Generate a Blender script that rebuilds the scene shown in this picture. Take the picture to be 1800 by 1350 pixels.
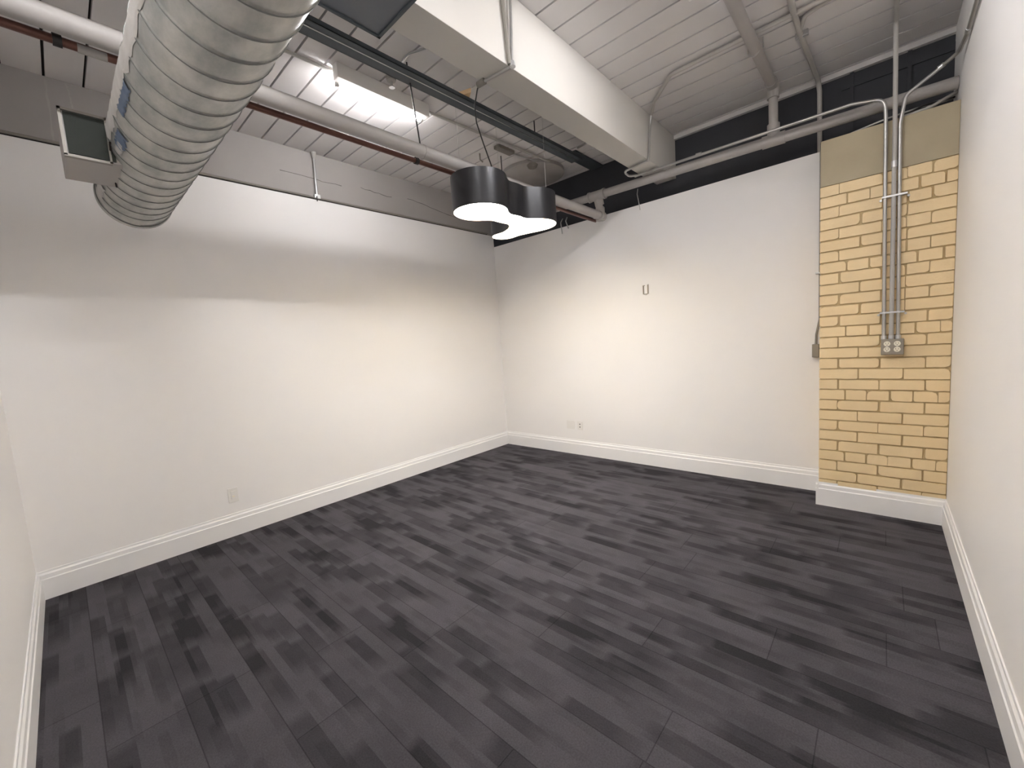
import bpy, bmesh, math, random
from mathutils import Vector, Matrix
random.seed(7)
for o in list(bpy.data.objects): bpy.data.objects.remove(o, do_unlink=True)
sc = bpy.context.scene
COL = sc.collection
PI = math.pi

# ------------------------------------------------------------------ camera
cam_d = bpy.data.cameras.new('camera'); cam = bpy.data.objects.new('camera', cam_d); COL.objects.link(cam)
cam_d.sensor_fit = 'HORIZONTAL'; cam_d.sensor_width = 36.0; cam_d.lens = 36.0*718.55/1800.0
cam_d.clip_start = 0.02; cam_d.clip_end = 60
cam.location = (3.875, -4.091, 1.400)
cam.rotation_mode = 'XYZ'
cam.rotation_euler = (math.radians(84.282), math.radians(3.974), math.radians(41.908))
sc.camera = cam

# ------------------------------------------------------------------ world, exposure
w = bpy.data.worlds.new('world'); sc.world = w; w.use_nodes = True
w.node_tree.nodes['Background'].inputs[0].default_value = (0.9, 0.95, 1.0, 1)
w.node_tree.nodes['Background'].inputs[1].default_value = 0.02
sc.view_settings.view_transform = 'Standard'; sc.view_settings.look = 'None'
sc.view_settings.gamma = 1.0; sc.view_settings.use_curve_mapping = False
sc.view_settings.exposure = 3.27
try:
    sc.cycles.use_denoising = True
    sc.cycles.max_bounces = 10; sc.cycles.diffuse_bounces = 7; sc.cycles.glossy_bounces = 4
    sc.cycles.sample_clamp_indirect = 6.0
except Exception: pass
LIGHT_TUBE_LEFT = 14.8      # radiance of the ceiling tube left of the beam
LIGHT_TUBE_RIGHT = 21.0
LIGHT_FILL_FRONT = 46.0      # radiance of the unseen fill tube added near the front wall     # radiance of the ceiling tube right of the beam
LIGHT_PENDANT = 5.2         # radiance of the pendant diffuser

# ------------------------------------------------------------------ room dimensions
ZC = 3.255; XR = 4.2075; YF = -4.335; XL = -0.018; YB = 0.018; YD = 0.12
ZL = 2.838; ZB = 2.696; PX = 3.533; PY = -0.290; PZ = 2.665

# ------------------------------------------------------------------ materials
def mat(name, col=(.8,.8,.8), rough=.6, metal=0.0, emis=None, estr=0.0, noise=None, bump=0.0, bscale=60.0, spec=0.5):
    m = bpy.data.materials.new(name); m.use_nodes = True
    nt = m.node_tree; b = nt.nodes['Principled BSDF']
    b.inputs['Base Color'].default_value = (*col, 1); b.inputs['Roughness'].default_value = rough
    b.inputs['Metallic'].default_value = metal; b.inputs['Specular IOR Level'].default_value = spec
    if emis: b.inputs['Emission Color'].default_value = (*emis, 1); b.inputs['Emission Strength'].default_value = estr
    tc = nt.nodes.new('ShaderNodeTexCoord')
    if noise:
        sc_, amt, col2 = noise
        n = nt.nodes.new('ShaderNodeTexNoise'); n.inputs['Scale'].default_value = sc_; n.inputs['Detail'].default_value = 5
        nt.links.new(tc.outputs['Object'], n.inputs['Vector'])
        r = nt.nodes.new('ShaderNodeValToRGB'); r.color_ramp.elements[0].position = .5-amt; r.color_ramp.elements[1].position = .5+amt
        r.color_ramp.elements[0].color = (*col2, 1); r.color_ramp.elements[1].color = (*col, 1)
        nt.links.new(n.outputs['Fac'], r.inputs['Fac']); nt.links.new(r.outputs['Color'], b.inputs['Base Color'])
    if bump:
        n2 = nt.nodes.new('ShaderNodeTexNoise'); n2.inputs['Scale'].default_value = bscale; n2.inputs['Detail'].default_value = 3
        nt.links.new(tc.outputs['Object'], n2.inputs['Vector'])
        bp = nt.nodes.new('ShaderNodeBump'); bp.inputs['Strength'].default_value = bump; bp.inputs['Distance'].default_value = .002
        nt.links.new(n2.outputs['Fac'], bp.inputs['Height']); nt.links.new(bp.outputs['Normal'], b.inputs['Normal'])
    return m
M_wall = mat('white_wall_paint', (.875,.858,.845), .55, bump=.08, bscale=300, spec=.3)
M_base = mat('white_trim_paint', (.86,.85,.845), .35, spec=.4)
M_ceil = mat('grey_ceiling_paint', (.70,.675,.67), .6, noise=(2.2,.3,(.64,.615,.61)), bump=.25, bscale=40)
M_gap = mat('dark_board_gap', (.03,.02,.017), .9)
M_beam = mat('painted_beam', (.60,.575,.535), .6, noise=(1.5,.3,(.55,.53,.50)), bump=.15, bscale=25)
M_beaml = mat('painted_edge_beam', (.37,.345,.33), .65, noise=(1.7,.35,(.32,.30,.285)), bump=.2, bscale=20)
M_dark = mat('charcoal_wall_paint', (.042,.044,.052), .8, noise=(3,.3,(.034,.035,.040)), bump=.2, bscale=60)
M_dkgap = mat('bare_dark_board', (.03,.024,.022), .85)
M_strut = mat('dark_green_grey_steel', (.062,.075,.085), .5, metal=.15)
M_panel = mat('grey_sheet_metal', (.15,.16,.18), .5, metal=.2, noise=(3,.3,(.13,.14,.16)))
M_pipe = mat('painted_pipe', (.41,.385,.365), .55, noise=(3,.3,(.36,.335,.32)), bump=.1)
M_cond = mat('galvanised_conduit', (.50,.49,.47), .32, metal=.7, noise=(8,.3,(.42,.41,.40)))
M_condp = mat('painted_conduit', (.47,.45,.42), .5, noise=(6,.3,(.40,.38,.36)))
M_condl = mat('beam_grey_conduit', (.26,.24,.21), .5, metal=.3)
M_fit = mat('zinc_fitting', (.6,.6,.6), .3, metal=.8)
M_copper = mat('oxidised_copper', (.19,.085,.065), .38, metal=.5, noise=(5,.25,(.11,.05,.04)))
M_rod = mat('dark_steel_rod', (.05,.045,.045), .5, metal=.5)
M_conc = mat('painted_concrete', (.45,.385,.265), .75, noise=(6,.3,(.41,.345,.235)), bump=.4, bscale=35)
M_mortar = mat('brown_mortar', (.50,.36,.18), .9, noise=(14,.3,(.58,.43,.24)), bump=.6, bscale=120)
M_brick = mat('cream_painted_brick', (.86,.68,.41), .6, noise=(5,.35,(.80,.62,.36)), bump=.5, bscale=90)
M_lamp = mat('black_lamp_shade', (.035,.034,.037), .33, metal=.35)
M_lampin = mat('lamp_diffuser', (.9,.9,.85), .5, emis=(1.0,.96,.91), estr=LIGHT_PENDANT)
M_gold = mat('pale_gold_lining', (.93,.82,.60), .4)
M_tubeL = mat('fluorescent_tube_glass', (.9,.9,.9), .4, emis=(.985,.985,1.0), estr=LIGHT_TUBE_LEFT)
M_tubeR = mat('fluorescent_tube_glass_right', (.9,.9,.9), .4, emis=(.985,.985,1.0), estr=LIGHT_TUBE_RIGHT)
M_fillF = mat('fill_tube_glass_front', (.9,.9,.9), .4, emis=(.985,.985,1.0), estr=LIGHT_FILL_FRONT)
M_white = mat('white_plastic', (.82,.80,.77), .35)
M_ivory = mat('ivory_receptacle', (.86,.80,.66), .35)
M_black = mat('black_slot', (.015,.013,.012), .6)
M_boxm = mat('grey_outlet_box', (.30,.265,.215), .4, metal=.4)
M_cord = mat('black_cord', (.02,.02,.02), .5)
M_wire = mat('white_wire', (.55,.55,.54), .5)
M_wood = mat('bare_wood', (.62,.42,.24), .7, noise=(20,.3,(.5,.33,.18)))
M_sky = mat('blue_tape', (.085,.125,.21), .7, noise=(30,.25,(.17,.21,.28)))
M_seal = mat('white_duct_sealant', (.62,.60,.58), .8, noise=(18,.3,(.48,.46,.44)), bump=.8, bscale=50)
M_grille = mat('dark_filter_mesh', (.022,.026,.021), .8, bump=.5, bscale=200)

# galvanised spiral duct
def duct_mat():
    m = mat('galvanised_spiral_sheet', (.46,.46,.445), .42, metal=.6); nt = m.node_tree; b = nt.nodes['Principled BSDF']
    tc = nt.nodes.new('ShaderNodeTexCoord'); mp = nt.nodes.new('ShaderNodeMapping'); mp.inputs['Scale'].default_value = (3, 5, 5)
    nt.links.new(tc.outputs['Object'], mp.inputs['Vector'])
    n = nt.nodes.new('ShaderNodeTexNoise'); n.inputs['Scale'].default_value = 2.2; n.inputs['Detail'].default_value = 8; n.inputs['Roughness'].default_value = .62
    nt.links.new(mp.outputs[0], n.inputs['Vector'])
    r = nt.nodes.new('ShaderNodeValToRGB'); e = r.color_ramp.elements; e[0].position = .36; e[0].color = (.36,.37,.355,1); e[1].position = .68; e[1].color = (.60,.585,.555,1)
    nt.links.new(n.outputs['Fac'], r.inputs['Fac']); nt.links.new(r.outputs['Color'], b.inputs['Base Color'])
    v = nt.nodes.new('ShaderNodeTexVoronoi'); v.inputs['Scale'].default_value = 9; nt.links.new(tc.outputs['Object'], v.inputs['Vector'])
    r2 = nt.nodes.new('ShaderNodeMapRange'); r2.inputs['To Min'].default_value = .36; r2.inputs['To Max'].default_value = .52
    nt.links.new(v.outputs['Color'], r2.inputs['Value']); nt.links.new(r2.outputs[0], b.inputs['Roughness'])
    return m
M_duct = duct_mat()
M_seam = mat('duct_lock_seam', (.20,.20,.19), .5, metal=.5)

# carpet tiles: planks run along x, 0.237 m wide and 1.05 m long, with random darker bars inside each plank
def carpet():
    m = mat('charcoal_carpet_tile', (.05,.05,.05), .95, spec=.15); nt = m.node_tree; N = nt.nodes; L = nt.links; b = N['Principled BSDF']
    tc = N.new('ShaderNodeTexCoord'); sp = N.new('ShaderNodeSeparateXYZ'); L.new(tc.outputs['Object'], sp.inputs[0])
    def mth(op, a, b_=None, c=None):
        n = N.new('ShaderNodeMath'); n.operation = op
        for i, v in enumerate((a, b_, c)):
            if v is None: continue
            if isinstance(v, (int, float)): n.inputs[i].default_value = v
            else: L.new(v, n.inputs[i])
        return n.outputs[0]
    def wn(*comp):
        c = N.new('ShaderNodeCombineXYZ')
        for i, v in enumerate(comp):
            if isinstance(v, (int, float)): c.inputs[i].default_value = v
            else: L.new(v, c.inputs[i])
        n = N.new('ShaderNodeTexWhiteNoise'); n.noise_dimensions = '3D'; L.new(c.outputs[0], n.inputs['Vector']); return n.outputs['Value']
    x, y = sp.outputs[0], sp.outputs[1]
    rows = mth('MULTIPLY', mth('ADD', y, 2.720+0.237*40), 1/.237); row = mth('FLOOR', rows); fy = mth('FRACT', rows)
    cols = mth('ADD', mth('MULTIPLY', x, 1/1.05), wn(row, 3.1, 0.0)); col = mth('FLOOR', cols); fx = mth('FRACT', cols)
    def bars(seed, ny, lx):
        # ny bars across the plank with jittered edges, lengths about lx
        sub = mth('FLOOR', mth('MULTIPLY', fy, ny)); a = mth('MULTIPLY', x, 1/lx)
        o = wn(row, sub, seed); pos = mth('ADD', a, mth('MULTIPLY', o, 7.0)); cell = mth('FLOOR', pos); f = mth('FRACT', pos)
        v = wn(cell, mth('ADD', mth('MULTIPLY', row, 10.0), sub), seed+.5)
        d = mth('GREATER_THAN', v, .66)
        # one end of each bar fades out
        e = mth('MULTIPLY', mth('MINIMUM', mth('MULTIPLY', f, 9.0), 1.0), mth('MINIMUM', mth('MULTIPLY', mth('SUBTRACT', 1.0, f), 3.0), 1.0))
        return mth('MULTIPLY', d, e), v
    b1, v1 = bars(1.7, 4, .34); b2, v2 = bars(5.3, 3, .55); b3, v3 = bars(9.1, 7, .24)
    tile = wn(row, col, 7.7)
    big = N.new('ShaderNodeTexNoise'); big.inputs['Scale'].default_value = 3.0; big.inputs['Detail'].default_value = 6; big.inputs['Roughness'].default_value = .65
    L.new(tc.outputs['Object'], big.inputs['Vector'])
    fib = N.new('ShaderNodeTexNoise'); fib.inputs['Scale'].default_value = 170; fib.inputs['Detail'].default_value = 3; L.new(tc.outputs['Object'], fib.inputs['Vector'])
    br = mth('ADD', .50, mth('MULTIPLY', tile, .16))
    br = mth('ADD', br, mth('MULTIPLY', big.outputs['Fac'], .62))
    br = mth('SUBTRACT', br, mth('MULTIPLY', b1, .34)); br = mth('SUBTRACT', br, mth('MULTIPLY', b2, .28)); br = mth('SUBTRACT', br, mth('MULTIPLY', b3, .10))
    br = mth('MULTIPLY', mth('MAXIMUM', br, .30), mth('ADD', .62, mth('MULTIPLY', fib.outputs['Fac'], .76)))
    sy = mth('MINIMUM', fy, mth('SUBTRACT', 1.0, fy)); sx = mth('MINIMUM', fx, mth('SUBTRACT', 1.0, fx))
    seam = mth('MAXIMUM', mth('LESS_THAN', sy, .008), mth('LESS_THAN', sx, .0018))
    br = mth('MULTIPLY', br, mth('SUBTRACT', 1.0, mth('MULTIPLY', seam, .42)))
    vm = N.new('ShaderNodeVectorMath'); vm.operation = 'SCALE'; vm.inputs[0].default_value = (.083, .077, .086); L.new(br, vm.inputs['Scale'])
    L.new(vm.outputs[0], b.inputs['Base Color'])
    bp = N.new('ShaderNodeBump'); bp.inputs['Strength'].default_value = .35; bp.inputs['Distance'].default_value = .003; L.new(fib.outputs['Fac'], bp.inputs['Height']); L.new(bp.outputs['Normal'], b.inputs['Normal'])
    return m
M_carpet = carpet()

# ------------------------------------------------------------------ mesh helpers
def link(name, bm, m, parent=None, smooth=False, **props):
    me = bpy.data.meshes.new(name); bmesh.ops.recalc_face_normals(bm, faces=bm.faces[:]); bm.to_mesh(me); bm.free()
    me.materials.append(m)
    if smooth:
        for p in me.polygons: p.use_smooth = True
    o = bpy.data.objects.new(name, me); COL.objects.link(o)
    if parent is not None:
        o.parent = parent
        o.matrix_parent_inverse = Matrix.Translation(parent.location).inverted()
    for k, v in props.items(): o[k] = v
    return o
def thing(name, label, cat, loc, group=None):
    o = bpy.data.objects.new(name, None); COL.objects.link(o); o.location = loc; o.empty_display_size = .1
    o['label'] = label; o['category'] = cat
    if group: o['group'] = group
    return o
def struct(name, bm, m, **k):
    return link(name, bm, m, kind='structure', **k)
def box(bm, x0, x1, y0, y1, z0, z1, bev=0.0):
    r = bmesh.ops.create_cube(bm, size=1.0); vs = r['verts']
    for v in vs: v.co = Vector(((x0+x1)/2+v.co.x*(x1-x0), (y0+y1)/2+v.co.y*(y1-y0), (z0+z1)/2+v.co.z*(z1-z0)))
    if bev:
        es = list({e for v in vs for e in v.link_edges})
        bmesh.ops.bevel(bm, geom=es, offset=bev, segments=2, affect='EDGES', profile=.7)
    return bm
def B(*a, **k): return box(bmesh.new(), *a, **k)
def fillet(pts, rad, n=6):
    pts = [Vector(p) for p in pts]
    if rad <= 0 or len(pts) < 3: return pts
    out = [pts[0]]
    for i in range(1, len(pts)-1):
        a, b, c = pts[i-1], pts[i], pts[i+1]; u = (a-b); v = (c-b)
        if u.length < 1e-6 or v.length < 1e-6: continue
        ang = u.angle(v)
        if ang > PI-.02: out.append(b); continue
        t = min(rad/math.tan(ang/2), u.length*.49, v.length*.49)
        p0 = b+u.normalized()*t; p1 = b+v.normalized()*t
        for k in range(n+1):
            s = k/n; out.append((1-s)**2*p0+2*(1-s)*s*b+s*s*p1)
    out.append(pts[-1]); return out
def tube(bm, pts, r, rad=0.0, seg=14, caps=True):
    P = fillet(pts, rad); rs = r if isinstance(r, (list, tuple)) else [r]*len(P)
    T = []
    for i in range(len(P)):
        a = P[max(0, i-1)]; b = P[min(len(P)-1, i+1)]; T.append((b-a).normalized())
    up = Vector((0,0,1)) if abs(T[0].z) < .9 else Vector((1,0,0))
    nrm = (up - T[0]*up.dot(T[0])).normalized(); rings = []
    for i, p in enumerate(P):
        nrm = (nrm - T[i]*nrm.dot(T[i])).normalized(); bi = T[i].cross(nrm)
        rings.append([bm.verts.new(p+(nrm*math.cos(2*PI*k/seg)+bi*math.sin(2*PI*k/seg))*rs[i]) for k in range(seg)])
    for a, b in zip(rings[:-1], rings[1:]):
        for k in range(seg): bm.faces.new((a[k], a[(k+1) % seg], b[(k+1) % seg], b[k]))
    if caps: bm.faces.new(rings[0][::-1]); bm.faces.new(rings[-1])
    return bm
def T(*a, **k): return tube(bmesh.new(), *a, **k)
def auto(o, ang=40):
    me = o.data
    for p in me.polygons: p.use_smooth = True
    try: me.set_sharp_from_angle(angle=math.radians(ang))
    except Exception: pass
    return o
def prism(bm, pts2, z0, z1, top=True, bottom=True):
    lo = [bm.verts.new((x, y, z0)) for x, y in pts2]; hi = [bm.verts.new((x, y, z1)) for x, y in pts2]; n = len(pts2)
    for i in range(n): bm.faces.new((lo[i], lo[(i+1) % n], hi[(i+1) % n], hi[i]))
    if bottom: bm.faces.new(lo[::-1])
    if top: bm.faces.new(hi)
    return bm

# ------------------------------------------------------------------ structure
struct('floor', B(XL-.1, XR+.1, YF-.1, YD+.1, -.08, 0.0), M_carpet)
struct('wall_left', B(XL-.12, XL, YF, YB, 0, ZL), M_wall)
struct('wall_back', B(XL-.12, PX, YB, YB+.06, 0, ZB), M_wall)
struct('wall_right', B(XR, XR+.12, YF-.12, YD+.1, 0, ZC+.05), M_wall)
struct('wall_front', B(XL-.12, XR, YF-.12, YF, 0, ZC), M_wall)
struct('wall_rear', B(XL-.12, XR, YD, YD+.12, ZB-.5, ZC), M_dark)
# raised pilaster-like darker upright boards on the dark wall behind the brick column
bm = bmesh.new()
for x in (3.67, 3.98): box(bm, x, x+.022, YD-.018, YD, 2.2, ZC-.02)
box(bm, 3.62, XR, YD-.012, YD, 3.12, 3.17)
struct('trim_3', bm, M_dark)
# ceiling boards with open joints
bm = bmesh.new(); g = .0062; y0 = -2.196 - 13*.1735
k = 0
while True:
    a = y0 + k*.1735; b = a+.1735
    if a > YD+.1: break
    box(bm, XL-.14, XR+.02, a+g, b-g, ZC, ZC+.03, bev=.0015); k += 1
ceil = struct('ceiling', bm, M_ceil)
bm = B(XL-.14, XR+.12, YF-.3, YD+.2, ZC+.031, ZC+.06); struct('trim_2', bm, M_gap)
# pale ledge where the boards meet the dark wall, right of the beam
struct('trim_1', B(2.37, XR, YD-.035, YD, ZC-.035, ZC), M_ceil)

# baseboards: flat face, small step and a sloping cap
def baseboard(name, p0, p1, inward, h=.181, t=.018, capd=0.0):
    d = (Vector(p1)-Vector(p0)); n = Vector(inward); bm = bmesh.new()
    prof = [(0,0),(t,0),(t,.128),(t-.004,.133),(t-.006,.158),(t-.012,.168),(t-.013,h),(0,h)]
    rings = []
    for P in (Vector(p0), Vector(p1)):
        rings.append([bm.verts.new(P + n*a + Vector((0,0,b))) for a, b in prof])
    m = len(prof)
    for i in range(m): bm.faces.new((rings[0][i], rings[0][(i+1) % m], rings[1][(i+1) % m], rings[1][i]))
    bm.faces.new(rings[0]); bm.faces.new(rings[1][::-1])
    return struct(name, bm, M_base)
baseboard('baseboard_left', (XL, YF, 0), (XL, YB, 0), (1,0,0))
baseboard('baseboard_back', (XL+.018, YB, 0), (PX-.018, YB, 0), (0,-1,0))
baseboard('baseboard_right', (XR, YF, 0), (XR, PY-.018, 0), (-1,0,0))
baseboard('baseboard_front', (XL+.018, YF, 0), (XR-.018, YF, 0), (0,1,0))
baseboard('baseboard_pilaster', (PX-.018, PY, 0), (XR, PY, 0), (0,-1,0))
baseboard('baseboard_return', (PX, PY-.0179, 0), (PX, YB, 0), (-1,0,0))

# ------------------------------------------------------------------ brick pilaster
pil = struct('wall_pilaster', B(PX+.003, XR, PY+.006, YD, 0, 2.352), M_mortar)
link('concrete_cap', B(PX, XR-.001, PY-.001, YD-.001, 2.353, PZ, bev=.004), M_conc, pil)
bm = bmesh.new(); rnd = random.Random(3); pitch = .0767; ztop = 2.352; xe = XR-.002
ALL = []
for i in range(29):
    z1 = ztop - i*pitch; z0 = z1-pitch
    if i % 6 == 1: js = [0, .150, .270, .388, .505, .622, .70]
    elif i % 2 == 0: js = [0, .108, .334, .44 if i > 18 and False else .452, .565 if i < 12 else .60, .70] if i < 12 else [0, .108, .334, .560, .70]
    else: js = [0, .222, .455, .70]
    for a, b in zip(js[:-1], js[1:]):
        a += rnd.uniform(-.006, .006) if a > 0 else 0; b += 0
        x0 = PX + a + (.003 if a > 0 else 0); x1 = min(PX + b - .003, xe)
        if x1-x0 < .02: continue
        zz0 = z0+.0037+rnd.uniform(-.002, .0025); zz1 = z1-.0032+rnd.uniform(-.0025, .002)
        if zz0 < .15: zz0 = .15
        if zz1 < zz0+.01: continue
        d = rnd.uniform(-.002, .0025)
        # outline with clipped, irregular corners
        def c(): return rnd.choice([.001,.002,.003,.005,.009]) if rnd.random() < .8 else rnd.uniform(.012, .026)
        ins = []
        for (cx, cz, sx, sz) in ((x0, zz0, 1, 1), (x1, zz0, -1, 1), (x1, zz1, -1, -1), (x0, zz1, 1, -1)):
            q = min(c(), (zz1-zz0)*.4); q2 = min(q*rnd.uniform(.5, 1.2), (zz1-zz0)*.4)
            pa = (cx+sx*q, cz); pb = (cx, cz+sz*q2); pm = (cx+sx*q*.3, cz+sz*q2*.3)
            ins += [pb, pm, pa] if (sx, sz) in ((1, 1), (-1, -1)) else [pa, pm, pb]
        # slight waviness along the long edges
        out = []
        for j in range(len(ins)):
            p = ins[j]; q = ins[(j+1) % len(ins)]; out.append(p); L_ = abs(q[0]-p[0])
            if L_ > .05:
                n = 4
                for s in range(1, n): out.append((p[0]+(q[0]-p[0])*s/n, p[1]+(q[1]-p[1])*s/n+rnd.uniform(-.0013, .0013)))
        ctr = (sum(p[0] for p in out)/len(out), sum(p[1] for p in out)/len(out))
        yf = PY - .004 - d
        front = [bm.verts.new((ctr[0]+(p[0]-ctr[0])*.985, yf, ctr[1]+(p[1]-ctr[1])*.955)) for p in out]
        back = [bm.verts.new((p[0], PY+.004, p[1])) for p in out]; n = len(out)
        bm.faces.new(front)
        for j in range(n): bm.faces.new((front[j], front[(j+1) % n], back[(j+1) % n], back[j]))
link('brickwork', bm, M_brick, pil)
# the brick return (left side) in the same painted brick
bm = bmesh.new()
for i in range(29):
    z1 = ztop - i*pitch - .0045; z0 = z1-pitch+.01
    if z0 < .1: continue
    s = .10 if i % 2 else .0
    box(bm, PX-.002, PX+.01, PY+.004, PY+.11+s, max(z0,.1), z1); box(bm, PX-.002, PX+.01, PY+.12+s, YB, max(z0,.1), z1)
link('brick_return', bm, M_brick, pil)

# ------------------------------------------------------------------ beams
BX0, BX1, BZ = 2.183, 2.374, 2.870
bt = thing('ceiling_beam', 'long boxed cream-painted beam crossing the ceiling from the dark back wall', 'beam', (BX1, YF, BZ))
link('beam_body', B(BX0, BX1, YF, YD-.001, BZ, ZC-.001, bev=.004), M_beam, bt)
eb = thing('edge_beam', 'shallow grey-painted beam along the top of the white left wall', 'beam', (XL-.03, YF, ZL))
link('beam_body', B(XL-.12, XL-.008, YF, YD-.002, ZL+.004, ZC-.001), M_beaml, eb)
bm = bmesh.new(); rr = random.Random(5)       # hairline cracks in the beam face
def crack(y0, y1, z0, z1, n):
    P = [Vector((XL-.0085, y0+(y1-y0)*i/n, z0+(z1-z0)*i/n+rr.uniform(-.006,.006))) for i in range(n+1)]
    tube(bm, P, [.0016+.0012*rr.random() for _ in P], seg=6)
crack(-2.60,-2.05,3.03,3.02,9); crack(-1.85,-1.50,3.05,3.03,7); crack(-1.3,-.55,3.06,2.97,12)
link('crack', bm, M_dkgap, eb)
for (ya_, za_, yb_, zb_, w_) in ((-3.928, 3.235, -3.934, 2.86, .005), (-3.838, 3.25, -3.823, 3.10, .004)):
    bm = bmesh.new(); rr2 = random.Random(int(-ya_*100)); N_ = 14; P_ = []
    for i in range(N_+1):
        s = i/N_; y = ya_+(yb_-ya_)*s+rr2.uniform(-.003,.003); z = za_+(zb_-za_)*s; ww = w_*rr2.uniform(.5, 1.5)
        P_.append([bm.verts.new((XL-.0065, y-ww, z)), bm.verts.new((XL-.0065, y+ww, z))])
    for a_, b_ in zip(P_[:-1], P_[1:]): bm.faces.new((a_[0], a_[1], b_[1], b_[0]))
    link('paint_drip', bm, M_pipe, eb)
bm = bmesh.new(); box(bm, XL-.008, XL+.002, YF, -.10, ZL+.001, ZL+.008)
link('dark_joint', bm, M_dkgap, eb)

# ------------------------------------------------------------------ spiral duct
DY, DZ, DR = -3.667, 2.404, .1634
DX0 = .563
dt = thing('spiral_duct', 'large galvanised round spiral duct hanging overhead with its capped end near the left wall', 'duct', (DX0, DY, DZ))
bm = bmesh.new(); seg = 96; x0, x1 = DX0+.03, 4.19; nx = 640; P = .1174
prof = []
rings = []
for i in range(nx+1):
    x = x0+(x1-x0)*i/nx; ring = []
    for k in range(seg):
        th = 2*PI*k/seg                     # 0 at the bottom, turning towards +y
        ph = (x/P - th/(2*PI) - .42) % 1.0; dd = min(ph, 1-ph)*P
        h = .0042*math.exp(-(dd/.0045)**2) + .0018*math.sin(PI*ph)
        ring.append(bm.verts.new((x, DY+(DR+h)*math.sin(th), DZ-(DR+h)*math.cos(th))))
    rings.append(ring)
for a, b in zip(rings[:-1], rings[1:]):
    for k in range(seg): bm.faces.new((a[k], a[(k+1) % seg], b[(k+1) % seg], b[k]))
link('duct_body', bm, M_duct, dt, smooth=True)
# raised lock seam strip that winds around the sheet
bm = bmesh.new(); pts = []; th = 0.0; nturn = int((x1-x0-.12)/P)
for j in range(nturn*48):
    th = 2*PI*j/48; x = P*(th/(2*PI)+.42+5)
    if x > x1-.02: break
    if x < DX0+.06: continue
    pts.append(Vector((x, DY+(DR+.0042)*math.sin(th), DZ-(DR+.0042)*math.cos(th))))
tube(bm, pts, .0019, seg=6); link('lock_seam', bm, M_seam, dt, smooth=True)
bm = bmesh.new()                                  # collar against the wall
def ring_lathe(bm, prof, seg=72):
    rs = [[bm.verts.new((x, DY+r*math.sin(2*PI*k/seg), DZ-r*math.cos(2*PI*k/seg))) for k in range(seg)] for x, r in prof]
    for a, b in zip(rs[:-1], rs[1:]):
        for k in range(seg): bm.faces.new((a[k], a[(k+1) % seg], b[(k+1) % seg], b[k]))
ring_lathe(bm, [(DX0,.0005),(DX0,.160),(DX0+.004,.170),(DX0+.036,.170),(DX0+.039,.173),(DX0+.044,.173),(DX0+.047,.169),(DX0+.052,.164)])
auto(link('end_collar', bm, M_duct, dt), 50)
bm = bmesh.new(); ring_lathe(bm, [(DX0+.048,.166),(DX0+.048,.1695),(DX0+.054,.1695),(DX0+.054,.166)]); link('collar_seam', bm, M_seam, dt)
# patches of sealant and tape on the side that faces the front wall
def patch(name, m, x0, x1, a0, a1, seed, th=.0035):
    r = random.Random(seed); bm = bmesh.new(); nx, na = 22, 10; g = {}
    for i in range(nx+1):
        wob0 = r.uniform(0, .22); wob1 = r.uniform(0, .22)
        for j in range(na+1):
            s = j/na; s = wob0 + s*(1-wob0-wob1); a = math.radians(a0+(a1-a0)*s); x = x0+(x1-x0)*i/nx
            rad = DR+th*(1 if 0 < j < na else 0)+.003
            g[i, j] = bm.verts.new((x, DY+rad*math.sin(a), DZ-rad*math.cos(a)))
    for i in range(nx):
        for j in range(na): bm.faces.new((g[i,j], g[i+1,j], g[i+1,j+1], g[i,j+1]))
    o = link(name, bm, m, dt, smooth=True); return o
patch('sealant_smear', M_seal, 1.44, 2.07, -104, -73, 1)
patch('sealant_smear', M_seal, 2.02, 3.05, -98, -70, 2)
patch('sealant_smear', M_seal, .66, .88, -88, -62, 3)
patch('sealant_smear', M_seal, 1.46, 1.56, -66, -52, 6)
patch('tape_patch', M_sky, 1.78, 1.99, -77, -62, 4)
patch('tape_patch', M_sky, 1.51, 1.645, -70, -50, 5)
# square side outlet with a mesh face
ob = link('branch_box', B(1.067, 1.382, -3.9625, DY-.11, 2.295, 2.472, bev=.004), M_pipe, dt)
link('mesh_face', B(1.377, 1.3865, -3.954, DY-.145, 2.302, 2.466), M_grille, ob)
bm = bmesh.new()
for a in (0, 1): box(bm, 1.370, 1.392, (-3.9685 if a == 0 else -3.832), (-3.9585 if a == 0 else -3.825), 2.290, 2.479)
box(bm, 1.370, 1.392, -3.9685, -3.825, 2.287, 2.297); box(bm, 1.370, 1.392, -3.9685, -3.825, 2.469, 2.479)
link('flange', bm, M_condl, ob)
bm = bmesh.new(); pts = [Vector((1.09+.357*s, DY+(DR+.006)*math.sin(a), DZ-(DR+.006)*math.cos(a))) for s, a in [(i/12, math.radians(-48-26*i/12)) for i in range(13)]]
link('saddle_edge', T(pts, .004, seg=6), M_gap, dt)

# ------------------------------------------------------------------ grey panel under the beam
pt = thing('access_panel', 'grey sheet metal panel fixed under the ceiling beam beside the spiral duct', 'panel', (2.5, -3.2, 2.80))
link('panel_body', B(2.185, 2.80, -3.38, -2.955, 2.805, 2.868, bev=.006), M_panel, pt)
bm = bmesh.new(); box(bm, 2.178, 2.19, -3.385, -2.948, 2.798, 2.812); box(bm, 2.178, 2.805, -2.962, -2.948, 2.798, 2.812)
link('folded_edge', bm, M_strut, pt)

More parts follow.
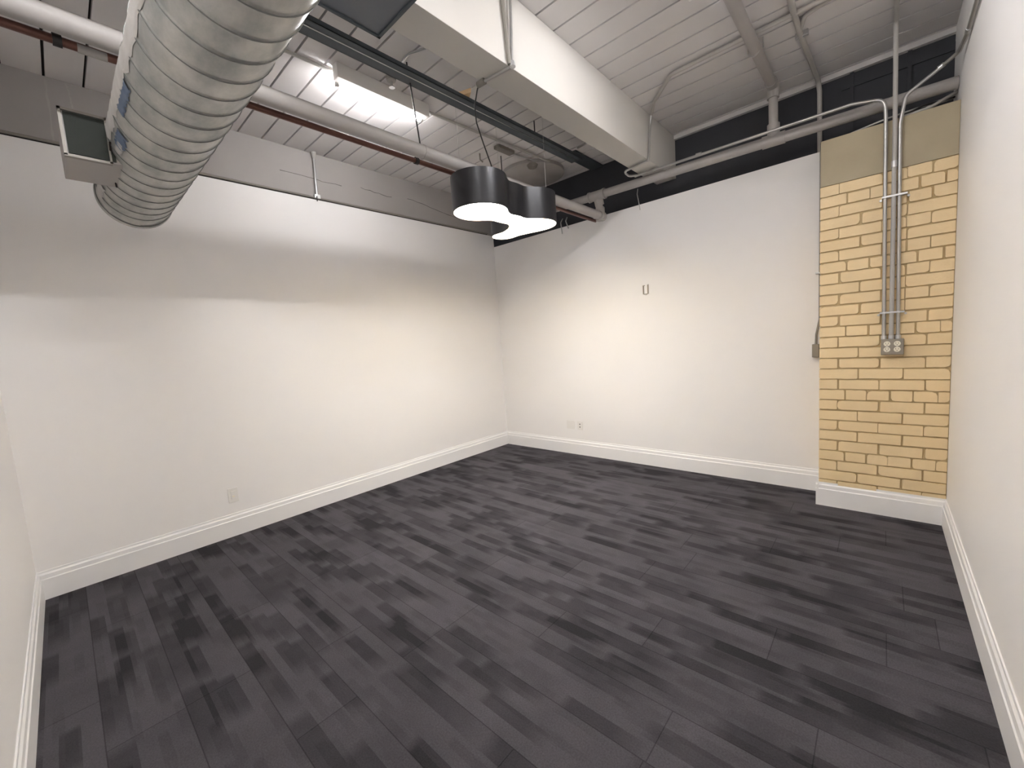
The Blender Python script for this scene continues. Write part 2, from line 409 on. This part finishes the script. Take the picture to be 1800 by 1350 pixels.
# ------------------------------------------------------------------ dark steel twin channel
stt = thing('steel_strut', 'long dark twin steel channel hung below the ceiling beside the beam', 'strut', (1.65, YF, 3.10))
SKEW = .012
def chan(xc, zc, wdt):
    bm = bmesh.new(); ya, yb = YF+.02, -.50; sx = SKEW
    for (dx0, dx1, dz0, dz1) in ((-wdt/2, wdt/2, 0, .006), (-wdt/2, -wdt/2+.005, 0, .026), (wdt/2-.005, wdt/2, 0, .026), (-wdt/2,-wdt/2+.012,.022,.026),(wdt/2-.012,wdt/2,.022,.026)):
        vs = []
        for y, off in ((ya, (ya+2.0)*sx), (yb, (yb+2.0)*sx)):
            for a, b in ((dx0, dz0), (dx1, dz0), (dx1, dz1), (dx0, dz1)): vs.append(bm.verts.new((xc+off+a, y, zc+b)))
        for f in ((0,1,2,3),(7,6,5,4),(0,4,5,1),(1,5,6,2),(2,6,7,3),(3,7,4,0)): bm.faces.new([vs[i] for i in f])
    return bm
link('channel', chan(1.677, 3.105, .046), M_strut, stt); link('channel', chan(1.613, 3.105, .066), M_strut, stt)
sx = SKEW
pts = [Vector((1.650+(y+2)*sx, y, 3.108)) for y in (YF+.02, -.50)]
link('bright_rod', T(pts, .0055, seg=10), M_fit, stt, smooth=True)
for y in (-3.7, -1.15): link('hanger_rod', T([(1.650+(y+2)*sx, y, 3.112), (1.650+(y+2)*sx, y, ZC)], .005, seg=8), M_rod, stt)
dp = thing('dark_sheet', 'flat dark sheet on the ceiling at the end of the twin channel', 'plate', (1.53, -.2, 3.25))  # flat dark sheet laid over the dark band of the ceiling
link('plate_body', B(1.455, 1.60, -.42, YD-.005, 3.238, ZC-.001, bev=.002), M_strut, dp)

# ------------------------------------------------------------------ pipes
PEX, PEZ = 1.722, 2.627
pe = thing('drain_pipe', 'thick pale-painted pipe running under the ceiling boards into a tee above the back wall', 'pipe', (PEX, -.2, PEZ))
auto(link('long_run', T([(PEX, YF+.01, PEZ), (PEX, -.155, PEZ)], .040, seg=28), M_pipe, pe))
FY0, FY1, FZ = -.27, -.175, 2.815
def fpt(x): return (x, -.262+(x-1.7)*.043, FZ)
auto(link('cross_run', T([fpt(1.10), fpt(XR-.004)], .038, seg=28), M_pipe, pe))
fx = Vector(fpt(1.722))
auto(link('drop', T([(PEX, fx.y+.05, PEZ+.02), (PEX, fx.y+.02, FZ-.02)], .036, seg=24), M_pipe, pe))
bm = bmesh.new()
tube(bm, [(PEX, -.25, PEZ), (PEX, -.165, PEZ), (PEX, -.150, PEZ)], [.047,.047,.042], seg=28); tube(bm, [(PEX, -.208, PEZ-.045), (PEX, -.208, PEZ+.075), (PEX, -.212, PEZ+.082)], [.046,.046,.038], seg=28)
auto(link('elbow', bm, M_pipe, pe), 50)
bm = bmesh.new(); tube(bm, [fpt(1.645), fpt(1.80)], .046, seg=28); tube(bm, [(PEX, -.212, FZ-.085), (PEX, -.245, FZ)], .046, seg=28)
auto(link('tee', bm, M_pipe, pe), 50)
for x in (1.642, 1.803): auto(link('tee_rim', T([Vector(fpt(x))-Vector((.009,0,0)), Vector(fpt(x))+Vector((.009,0,0))], .051, seg=28), M_pipe, pe))
# branch coming from the ceiling, right of the beam
KX = 3.232
bm = bmesh.new(); tube(bm, [(KX, YF+.01, 3.20), (KX, -.22, 3.20)], .034, seg=24); auto(link('ceiling_run', bm, M_pipe, pe))
auto(link('riser', T([(KX, -.205, 3.17), (KX, -.197, FZ+.03)], .031, seg=24), M_pipe, pe))
bm = bmesh.new(); tube(bm, [(KX, -.30, 3.20), (KX, -.205, 3.20), (KX, -.205, 3.115)], .040, rad=.04, seg=28); auto(link('elbow', bm, M_pipe, pe), 50)
bm = bmesh.new(); tube(bm, [(KX, -.197, FZ+.115), (KX, -.197, FZ)], .042, seg=28); tube(bm, [fpt(KX-.075), fpt(KX+.075)], .045, seg=28); auto(link('tee', bm, M_pipe, pe), 50)
auto(link('pipe_clamp', T([(3.222, -.80, 3.20), (3.222+.008, -.785, 3.20)], .039, seg=28), M_fit, pe))
bm = bmesh.new(); bm.free()
for q_ in ([(3.276, -.79, 3.19), (3.276, -.79, ZC)], [(3.188, -.79, 3.19), (3.188, -.79, ZC)]): link('clamp_bolt', T(q_, .004, seg=8), M_fit, pe)

hp = thing('hidden_pipe', 'slim unseen pipe close under the ceiling boards hidden behind the thick pale pipe', 'pipe', (1.03, YF, 3.02))  # unseen pipe, placed to cast the shadow band on the left wall
auto(link('pipe_body', T([(1.035, YF+.01, 3.018), (1.035, YD-.01, 3.018)], .033, seg=20), M_pipe, hp))
for y in (-3.2, -.9): link('hanger_rod', T([(1.035, y, 3.02), (1.035, y, ZC)], .005, seg=8), M_rod, hp)

CX, CZ = 1.640, 2.603
cp = thing('copper_pipe', 'thin reddish-brown copper pipe running beside the thick pale pipe', 'pipe', (CX, YF, CZ))
auto(link('pipe_body', T([(CX, YF+.01, CZ), (CX, -.17, CZ)], .0155, seg=18), M_copper, cp))
for y in (-2.397, -3.95): auto(link('pipe_clamp', T([(CX, y-.012, CZ), (CX, y+.012, CZ)], .021, seg=18), M_rod, cp))
for y in (-3.86,): auto(link('paint_smear', T([(CX, y-.04, CZ-.002), (CX, y+.04, CZ-.002)], .0163, seg=18), M_pipe, cp))
hr = thing('hanger_rod', 'thin dark threaded rod hanging from the ceiling onto the thick pale pipe', 'rod', (1.62, -2.33, ZC))
link('rod', T([(1.560, -2.345, ZC), (1.700, -2.40, PEZ+.035)], .0045, seg=8), M_rod, hr); 
auto(link('pipe_ring', T([(PEX, -2.407, PEZ), (PEX, -2.393, PEZ)], .043, seg=24), M_pipe, hr))

# ------------------------------------------------------------------ conduits
def conduit(name, label, parts, loc, cat='conduit', group=None):
    t = thing(name, label, cat, loc, group)
    for nm, pts, r, rad, m in parts: auto(link(nm, T(pts, r, rad=rad, seg=14), m, t), 60)
    return t
conduit('ceiling_conduit', 'slim grey conduit fixed along the ceiling boards above the left tube light', [
    ('pipe', [(1.165, YF+.01, 3.236), (1.205, -2.2, 3.236), (1.30, -.35, 3.236)], .011, 0, M_condp)], (1.2, -2.2, 3.236))
wl = conduit('wall_conduit', 'thin bare metal conduit dropping down the edge beam to the left wall top', [
    ('pipe', [(XL+.012, -2.300, ZC-.001), (XL+.012, -2.312, 2.86)], .010, 0, M_fit)], (XL, -2.31, 2.86))
link('clamp', B(XL-.007, XL+.03, -2.335, -2.285, 2.845, 2.878, bev=.003), M_fit, wl)
link('flared_end', T([(XL+.012, -2.300, ZC-.001), (XL+.012, -2.300, ZC-.06)], [.026, .012], seg=14), M_condp, wl)
link('hook', T([(XL+.03, -2.318, 2.86), (XL+.034, -2.322, 2.815)], .0045, seg=8), M_rod, wl)
conduit('wall_top_conduit', 'thin grey conduit running along the top edge of the left wall', [
    ('pipe', [(XL+.012, YF+.01, 2.852), (XL+.012, -.10, 2.852)], .0085, 0, M_condl)], (XL, -2, 2.852))
# conduit on the beam near the camera
bc = thing('beam_conduit', 'pair of grey conduits coming down the beam face and turning under it', 'conduit', (2.39, -2.3, 2.86))
auto(link('pipe', T([(2.386, -2.33, ZC), (2.386, -2.298, 2.87)], .011, seg=12), M_condl, bc)); auto(link('pipe', T([(2.392, -2.262, ZC), (2.390, -2.285, 2.87)], .008, seg=12), M_cond, bc))
auto(link('elbow_fitting', T([(2.392, -2.285, 2.885), (2.395, -2.285, 2.858)], .016, seg=14), M_fit, bc))
auto(link('cross_pipe', T([(2.390, -2.292, 2.857), (2.205, -2.318, 2.857)], .0085, seg=12), M_cond, bc))
auto(link('end_fitting', T([(2.215, -2.318, 2.856), (2.165, -2.322, 2.856)], .017, seg=14), M_condl, bc))
# conduit on the beam near the back wall
conduit('beam_drop_conduit', 'bright metal conduit dropping down the far end of the beam and hooking under it', [
    ('upper_run', [(3.62, -.905, 3.236), (2.95, -.905, 3.236), (2.72, -.90, 3.236), (2.50, -.66, 3.236), (2.41, -.515, 3.225)], .013, .05, M_condp),
    ('drop', [(2.41, -.515, 3.225), (2.392, -.50, 3.16), (2.390, -.545, 2.875), (2.382, -.55, 2.852)], .0095, .03, M_cond),
    ('under_run', [(2.384, -.55, 2.855), (2.15, -.50, 2.855), (2.13, -.45, 2.855), (2.12, -.36, 2.853), (2.19, -.325, 2.852)], .0095, .05, M_cond)], (2.39, -.5, 2.9))
c1 = conduit('pilaster_conduit', 'leftmost of the three conduits on the brick pilaster, bending left along the pipe', [
    ('pipe', [(2.16, -.326, 2.850), (3.70, -.318, 2.835), (3.868, -.318, 2.800), (3.873, -.316, 2.69), (3.885, -.314, 1.252)], .0105, .07, M_cond)], (3.88, -.31, 1.25))
for x in (2.30, 2.70): auto(link('coupling', T([(x, -.3255, 2.849), (x+.045, -.3253, 2.848)], .014, seg=14), M_cond, c1))
conduit('pilaster_conduit', 'middle of the three conduits on the brick pilaster, rising straight to the ceiling', [
    ('pipe', [(3.912, YF+.01, 3.238), (3.912, -.318, 3.238), (3.918, -.318, 2.6), (3.922, -.318, 1.252)], .0125, .04, M_condp)], (3.92, -.31, 1.25))
c3 = conduit('pilaster_conduit', 'rightmost of the three conduits on the brick pilaster, bending onto the right wall', [
    ('pipe', [(3.956, -.314, 1.252), (3.942, -.316, 2.62), (3.965, -.318, 2.78), (4.12, -.325, 2.875), (4.180, -.42, 2.885), (4.194, -.60, 2.890), (4.194, -2.2, 2.890)], .0105, .05, M_cond)], (3.95, -.31, 1.25))
auto(link('coupling', T([(4.105, -.327, 2.868), (4.130, -.335, 2.880)], .0135, seg=14), M_fit, c3)); auto(link('coupling', T([(4.194, -.62, 2.89), (4.194, -.66, 2.89)], .0135, seg=14), M_fit, c3))
for nm, z, lab in (('conduit_strap', 2.182, 'upper metal strap holding the three conduits to the brick pilaster'), ('conduit_strap', 1.428, 'lower metal strap holding the three conduits just above the outlet box')):
    s = thing(nm, lab, 'strap', (3.92, PY, z))
    link('strap_band', B(3.862, 3.985, -.333, PY+.0, z-.006, z+.006, bev=.002), M_fit, s)
    for x in (3.856, 3.99): auto(link('screw', T([(x, -.302, z-.012), (x, PY, z-.012)], .007, seg=10), M_fit, s))
auto(link('coupling', T([(3.918, -.318, 2.40), (3.919, -.318, 2.36)], .0155, seg=14), M_fit, bpy.data.objects['pilaster_conduit.001']))
rc = conduit('ceiling_conduit', 'grey conduit right of the painted branch pipe, dropping from ceiling down dark wall', [
    ('pipe', [(3.452, YF+.01, 3.236), (3.458, -.70, 3.236), (3.483, .055, 3.236), (3.489, YD-.022, 3.17), (3.492, YD-.022, 2.70)], .016, .05, M_condp)], (3.46, -.7, 3.236))
link('clip', B(3.43, 3.50, -.66, -.635, 3.222, ZC, bev=.003), M_fit, rc)
rb = conduit('ceiling_conduit', 'short pale conduit leaving the ceiling clip towards the right wall', [
    ('pipe', [(3.462, -.70, 3.238), (3.50, -.83, 3.238), (3.64, -.885, 3.238), (XR-.002, -.885, 3.238)], .0125, .06, M_condp)], (3.5, -.83, 3.238))
conduit('cross_conduit', 'short pale conduit joining the end of the twin channel to the beam', [
    ('pipe', [(1.70, -.545, 3.20), (2.17, -.60, 3.20)], .010, 0, M_cond)], (1.9, -.55, 3.2))
conduit('bent_conduit', 'short bright conduit bending down behind the twin channel above the left tube', [
    ('pipe', [(1.90, -2.29, 3.235), (1.66, -2.395, 3.235), (1.44, -2.385, 3.22)], .0075, .05, M_fit)], (1.6, -2.3, 3.23))
sp = thing('sprinkler_head', 'small metal sprinkler head on the ceiling between the tube light and the channel', 'sprinkler', (1.36, -2.335, 3.2))
auto(link('escutcheon', T([(1.36, -2.335, ZC), (1.36, -2.335, 3.235), (1.36, -2.335, 3.23)], [.034, .030, .012], seg=20), M_condp, sp), 50)
auto(link('stem', T([(1.36, -2.335, 3.235), (1.36, -2.335, 3.195)], .008, seg=10), M_fit, sp)); auto(link('deflector', T([(1.36, -2.335, 3.196), (1.36, -2.335, 3.192)], .020, seg=12), M_fit, sp))
jb = thing('junction_box', 'small grey rectangular junction box on the ceiling above the pendant lamp', 'junction box', (1.17, -1.0, 3.22))
link('box_body', B(1.13, 1.20, -1.10, -.88, 3.225, ZC-.001, bev=.004), M_condl, jb); auto(link('conduit_stub', T([(1.165, -.88, 3.238), (1.22, -.55, 3.238)], .008, seg=10), M_cond, jb))
hk = thing('ceiling_hook', 'tiny dark metal hook screwed into the ceiling left of the junction box', 'hook', (.946, -1.097, 3.2))
link('hook_body', T([(.94, -1.10, ZC), (.94, -1.10, 3.20), (.955, -1.08, 3.175)], .007, seg=8), M_condl, hk)
# pale round plate on the ceiling behind the pendant
rd = thing('ceiling_disc', 'pale round plate on the ceiling partly hidden behind the pendant lamp', 'ceiling plate', (.98, -.33, 3.24))
auto(link('plate_body', T([(.98, -.33, 3.215), (.98, -.33, 3.2205), (.98, -.33, ZC-.001)], [.335, .345, .345], seg=56), M_pipe, rd), 40)
auto(link('hub', T([(1.16, -.56, 3.19), (1.16, -.56, 3.22)], [.045, .06], seg=24), M_condl, rd), 40)
wd = thing('wood_offcut', 'small bare wood wedge resting on the dark twin channel', 'wood piece', (1.70, -1.98, 3.12))
link('wedge', prism(bmesh.new(), [(1.665,-2.00),(1.755,-1.97),(1.69,-1.93)], 3.132, 3.16), M_wood, wd)

# ------------------------------------------------------------------ wires
def wire(name, label, pts, r, m, cat='wire'):
    o = link(name, T(pts, r, rad=.03, seg=8), m, None, smooth=True); o['label'] = label; o['category'] = cat; return o
wire('loose_wire', 'thin white wire hanging over the back wall right of the pipe elbow', [(2.02, YB+.02, 2.86), (2.025, YB-.012, 2.80), (2.045, YB-.02, 2.70), (2.052, YB-.016, 2.64)], .004, M_wire)
wire('loose_wire', 'left one of two short wires hanging beside the lit pendant', [(1.09, YB+.03, 2.80), (1.085, YB-.012, 2.75), (1.10, YB-.014, 2.62)], .006, M_wire)
wire('loose_wire', 'right one of two short wires hanging beside the lit pendant', [(1.15, YB+.03, 2.80), (1.155, YB-.012, 2.75), (1.19, YB-.014, 2.66)], .006, M_wire)
for i, (a, b, c, r, m, lab) in enumerate((
    ((3.53, -.10, 2.70), (3.86, -.24, 2.70), (4.195, -.05, 2.78), .0055, M_wire, 'white cable lying along the top of the brick pilaster'),
    ((3.95, -.25, 2.677), (4.08, -.235, 2.69), (4.20, -.13, 2.77), .010, M_condp, 'thick grey cable rising off the pilaster top to the right wall'),
    ((3.90, -.20, 2.68), (4.05, -.16, 2.74), (4.20, -.02, 2.78), .006, M_rod, 'dark cable behind the thick grey one above the pilaster'),
    ((3.96, -.09, 2.70), (4.08, -.05, 2.76), (4.20, .06, 2.80), .006, M_wire, 'thin pale cable highest in the bundle above the pilaster'))):
    wire('loose_cable', lab, [a, b, c], r, m, 'cable')

# ------------------------------------------------------------------ tube lights
def tube_light(label, x, y0, y1, z, m, tx):
    t = thing('tube_light', label, 'light fixture', (x, y0, z))
    link('housing', B(*sorted((x+tx*1.25, x+tx*6.2)), y0-.02, y1+.02, z+.004, ZC-.0005, bev=.004), M_white, t)
    o = link('tube', T([(x, y0+.02, z), (x, y1-.02, z)], .0125, seg=20), m, t, smooth=True)
    for a, b in ((y0, y0+.02), (y1-.02, y1)): auto(link('end_cap', T([(x, a, z), (x, b, z)], .015, seg=16), M_white, t))
    return t
tube_light('lit white tube light on the ceiling left of the dark channel', 1.205, -2.66, -1.98, 3.158, M_tubeL, .012)
tube_light('lit white tube light on the ceiling right of the beam, nearest the back wall', 3.150, -2.20, -1.60, 3.158, M_tubeR, -.012)
tube_light('added unseen fill tube on the ceiling right of the beam, nearest the front wall', 3.175, -4.10, -3.42, 3.158, M_fillF, -.012)  # out of view, added as fill for the walls and floor

# ------------------------------------------------------------------ pendant lamp: three merged round lobes
def cloud_outline(circles, k=.055, n=220):
    # marching outline of a smooth union of circles, traced by rays from inner spine
    def f(x, y):
        h = None
        for cx, cy, r in circles:
            d = math.hypot(x-cx, y-cy)-r
            if h is None: h = d
            else:
                t = max(k-abs(h-d), 0)/k; h = min(h, d)-t*t*k*.25
        return h
    # trace the contour by stepping along the tangent
    cx, cy, r = circles[0]; x, y = cx-r*1.2, cy
    for _ in range(200):
        v = f(x, y); x += -v*((x-(cx))/max(1e-6, math.hypot(x-cx, y-cy))); 
        if abs(v) < 1e-5: break
    pts = []; st = .006; sx, sy = x, y
    for i in range(2000):
        pts.append((x, y)); e = 1e-4
        gx = (f(x+e, y)-f(x-e, y)); gy = (f(x, y+e)-f(x, y-e)); L_ = math.hypot(gx, gy); gx /= L_; gy /= L_
        x += -gy*st; y += gx*st
        for _ in range(3):
            v = f(x, y); x -= v*gx; y -= v*gy
        if i > 20 and math.hypot(x-sx, y-sy) < st*.9: break
    return pts
LOBES = [(1.744, -1.952, .198), (1.752, -1.370, .193), (1.392, -1.332, .110)]
bridge = [(1.752, -1.66, .092), (1.575, -1.335, .08)]
out = cloud_outline(LOBES+bridge, k=.15)
ZP0, ZP1 = 2.338, 2.572
pl = thing('pendant_lamp', 'black cloud-shaped pendant lamp of three merged drums glowing warm underneath', 'pendant lamp', (1.6, -1.5, ZP0))
bm = bmesh.new(); n = len(out)
def offset(pts, d):
    res = []
    for i in range(len(pts)):
        a = Vector(pts[i-1]); b = Vector(pts[(i+1) % len(pts)]); t_ = (b-a).normalized(); res.append((pts[i][0]-t_.y*d, pts[i][1]+t_.x*d))
    return res
area = sum(out[i][0]*out[(i+1) % n][1]-out[(i+1) % n][0]*out[i][1] for i in range(n))
sgn = 1 if area > 0 else -1
inn = offset(out, sgn*.006)
r0 = [bm.verts.new((x, y, ZP0)) for x, y in out]; r1 = [bm.verts.new((x, y, ZP1)) for x, y in out]; r2 = [bm.verts.new((x, y, ZP1)) for x, y in inn]; r3 = [bm.verts.new((x, y, ZP0)) for x, y in inn]
for A, Bq in ((r0, r1), (r1, r2), (r2, r3), (r3, r0)):
    for i in range(n): bm.faces.new((A[i], A[(i+1) % n], Bq[(i+1) % n], Bq[i]))
auto(link('shade', bm, M_lamp, pl), 40)
bm = bmesh.new(); q_ = offset(out, sgn*.0075); a_ = [bm.verts.new((x, y, ZP0+.0005)) for x, y in q_]; b_ = [bm.verts.new((x, y, ZP0+.109)) for x, y in q_]
for i in range(n): bm.faces.new((a_[i], a_[(i+1) % n], b_[(i+1) % n], b_[i]))
auto(link('gold_lining', bm, M_gold, pl), 40)
link('diffuser', prism(bmesh.new(), offset(out, sgn*.0075), ZP0+.110, ZP0+.120), M_lampin, pl)
link('inner_lid', prism(bmesh.new(), offset(out, sgn*.0075), ZP1-.02, ZP1-.012), M_lamp, pl)
link('power_cord', T([(2.175, -2.320, 2.862), (2.15, -2.315, 2.84), (2.11, -2.305, 2.775), (2.07, -2.26, 2.715), (2.0, -2.14, 2.655), (1.915, -1.975, 2.558)], .0042, rad=.05, seg=8), M_cord, pl, smooth=True)
for (x, y) in ((1.925, -1.400), (1.562, -1.95), (1.38, -1.33)):
    link('suspension_wire', T([(x, y, ZC-.001), (x, y, ZP1-.015)], .0011, seg=6), M_condp, pl)

# ------------------------------------------------------------------ wall plates
lp = thing('cable_plate', 'white wall plate low on the left wall', 'wall plate', (XL, -3.265, .33))
link('plate', B(XL, XL+.006, -3.300, -3.230, .275, .390, bev=.002), M_white, lp)
link('insert', B(XL+.005, XL+.009, -3.281, -3.249, .300, .366, bev=.001), M_white, lp)
link('jack', B(XL+.008, XL+.0105, -3.273, -3.257, .316, .328), M_ivory, lp)
bp_ = thing('blank_plate', 'white blank square wall plate low on the back wall', 'wall plate', (1.06, YB, .36))
link('plate', B(1.005, 1.120, YB-.006, YB, .308, .410, bev=.002), M_white, bp_)
op = thing('data_plate', 'white wall plate with two dark jacks right of the blank plate', 'wall plate', (1.2, YB, .355))
link('plate', B(1.160, 1.236, YB-.006, YB, .303, .408, bev=.002), M_white, op)
link('insert', B(1.180, 1.216, YB-.010, YB-.005, .322, .390, bev=.002), M_white, op)
for z in (.376, .341): link('jack', B(1.192, 1.204, YB-.0115, YB-.009, z-.006, z+.006), M_black, op)
rg = thing('wall_bracket', 'small open rectangular metal box opening high on the back wall', 'bracket', (2.075, YB, 1.85))
bm = bmesh.new(); y1 = YB+.001; y0 = YB-.010
box(bm, 2.046, 2.056, y0, y1, 1.803, 1.893); box(bm, 2.094, 2.104, y0, y1, 1.803, 1.893); box(bm, 2.056, 2.094, y0, y1, 1.799, 1.807); box(bm, 2.056, 2.066, y0, y1, 1.887, 1.893)
link('frame', bm, M_boxm, rg)
auto(link('screw', T([(2.075, YB-.013, 1.797), (2.075, YB, 1.797)], .005, seg=10), M_fit, rg)); auto(link('screw', T([(2.102, YB-.013, 1.896), (2.102, YB, 1.896)], .004, seg=10), M_fit, rg))
# quad outlet on the pilaster
qo = thing('outlet_box', 'grey metal box with four ivory sockets at the foot of the three conduits', 'outlet', (3.925, PY, 1.2))
link('box_body', B(3.872, 3.985, -.352, PY-.001, 1.146, 1.250, bev=.004), M_boxm, qo)
link('cover', B(3.874, 3.983, -.357, -.351, 1.148, 1.248, bev=.003), M_boxm, qo)
for x in (3.902, 3.952):
    for z in (1.220, 1.182):
        s_ = link('socket', T([(x, -.3605, z), (x, -.3560, z)], .0172, seg=24), M_ivory, qo)
        bm = bmesh.new(); box(bm, x-.0075, x-.0055, -.3612, -.359, z-.001, z+.008); box(bm, x+.0055, x+.0075, -.3612, -.359, z-.001, z+.008); tube(bm, [(x, -.3612, z-.008), (x, -.359, z-.008)], .0026, seg=10)
        link('slots', bm, M_black, s_)
for x in (3.902, 3.952): auto(link('cover_screw', T([(x, -.360, 1.201), (x, -.356, 1.201)], .003, seg=10), M_fit, qo))
for x in (3.885, 3.922, 3.956): auto(link('connector', T([(x, -.316, 1.248), (x, -.316, 1.275)], .0155, seg=14), M_fit, qo))
# little box and its conduit in the corner beside the pilaster
sb = thing('switch_box', 'narrow grey metal box on the back wall tight against the pilaster', 'junction box', (3.49, YB, 1.17))
link('box_body', B(3.460, 3.506, -.030, YB, 1.118, 1.222, bev=.003), M_boxm, sb)
link('cover', B(3.462, 3.504, -.033, -.029, 1.120, 1.220, bev=.002), M_boxm, sb)
sc_ = conduit('corner_conduit', 'thin conduit running up the corner between back wall and pilaster', [
    ('pipe', [(3.484, -.006, 1.222), (3.486, -.006, 1.30), (3.508, -.006, 1.42), (3.510, -.006, 2.69), (3.510, .03, 2.76)], .0085, .05, M_condl)], (3.5, 0, 1.25))
link('clip', B(3.478, 3.524, -.018, YB, 1.775, 1.787, bev=.001), M_fit, sc_)
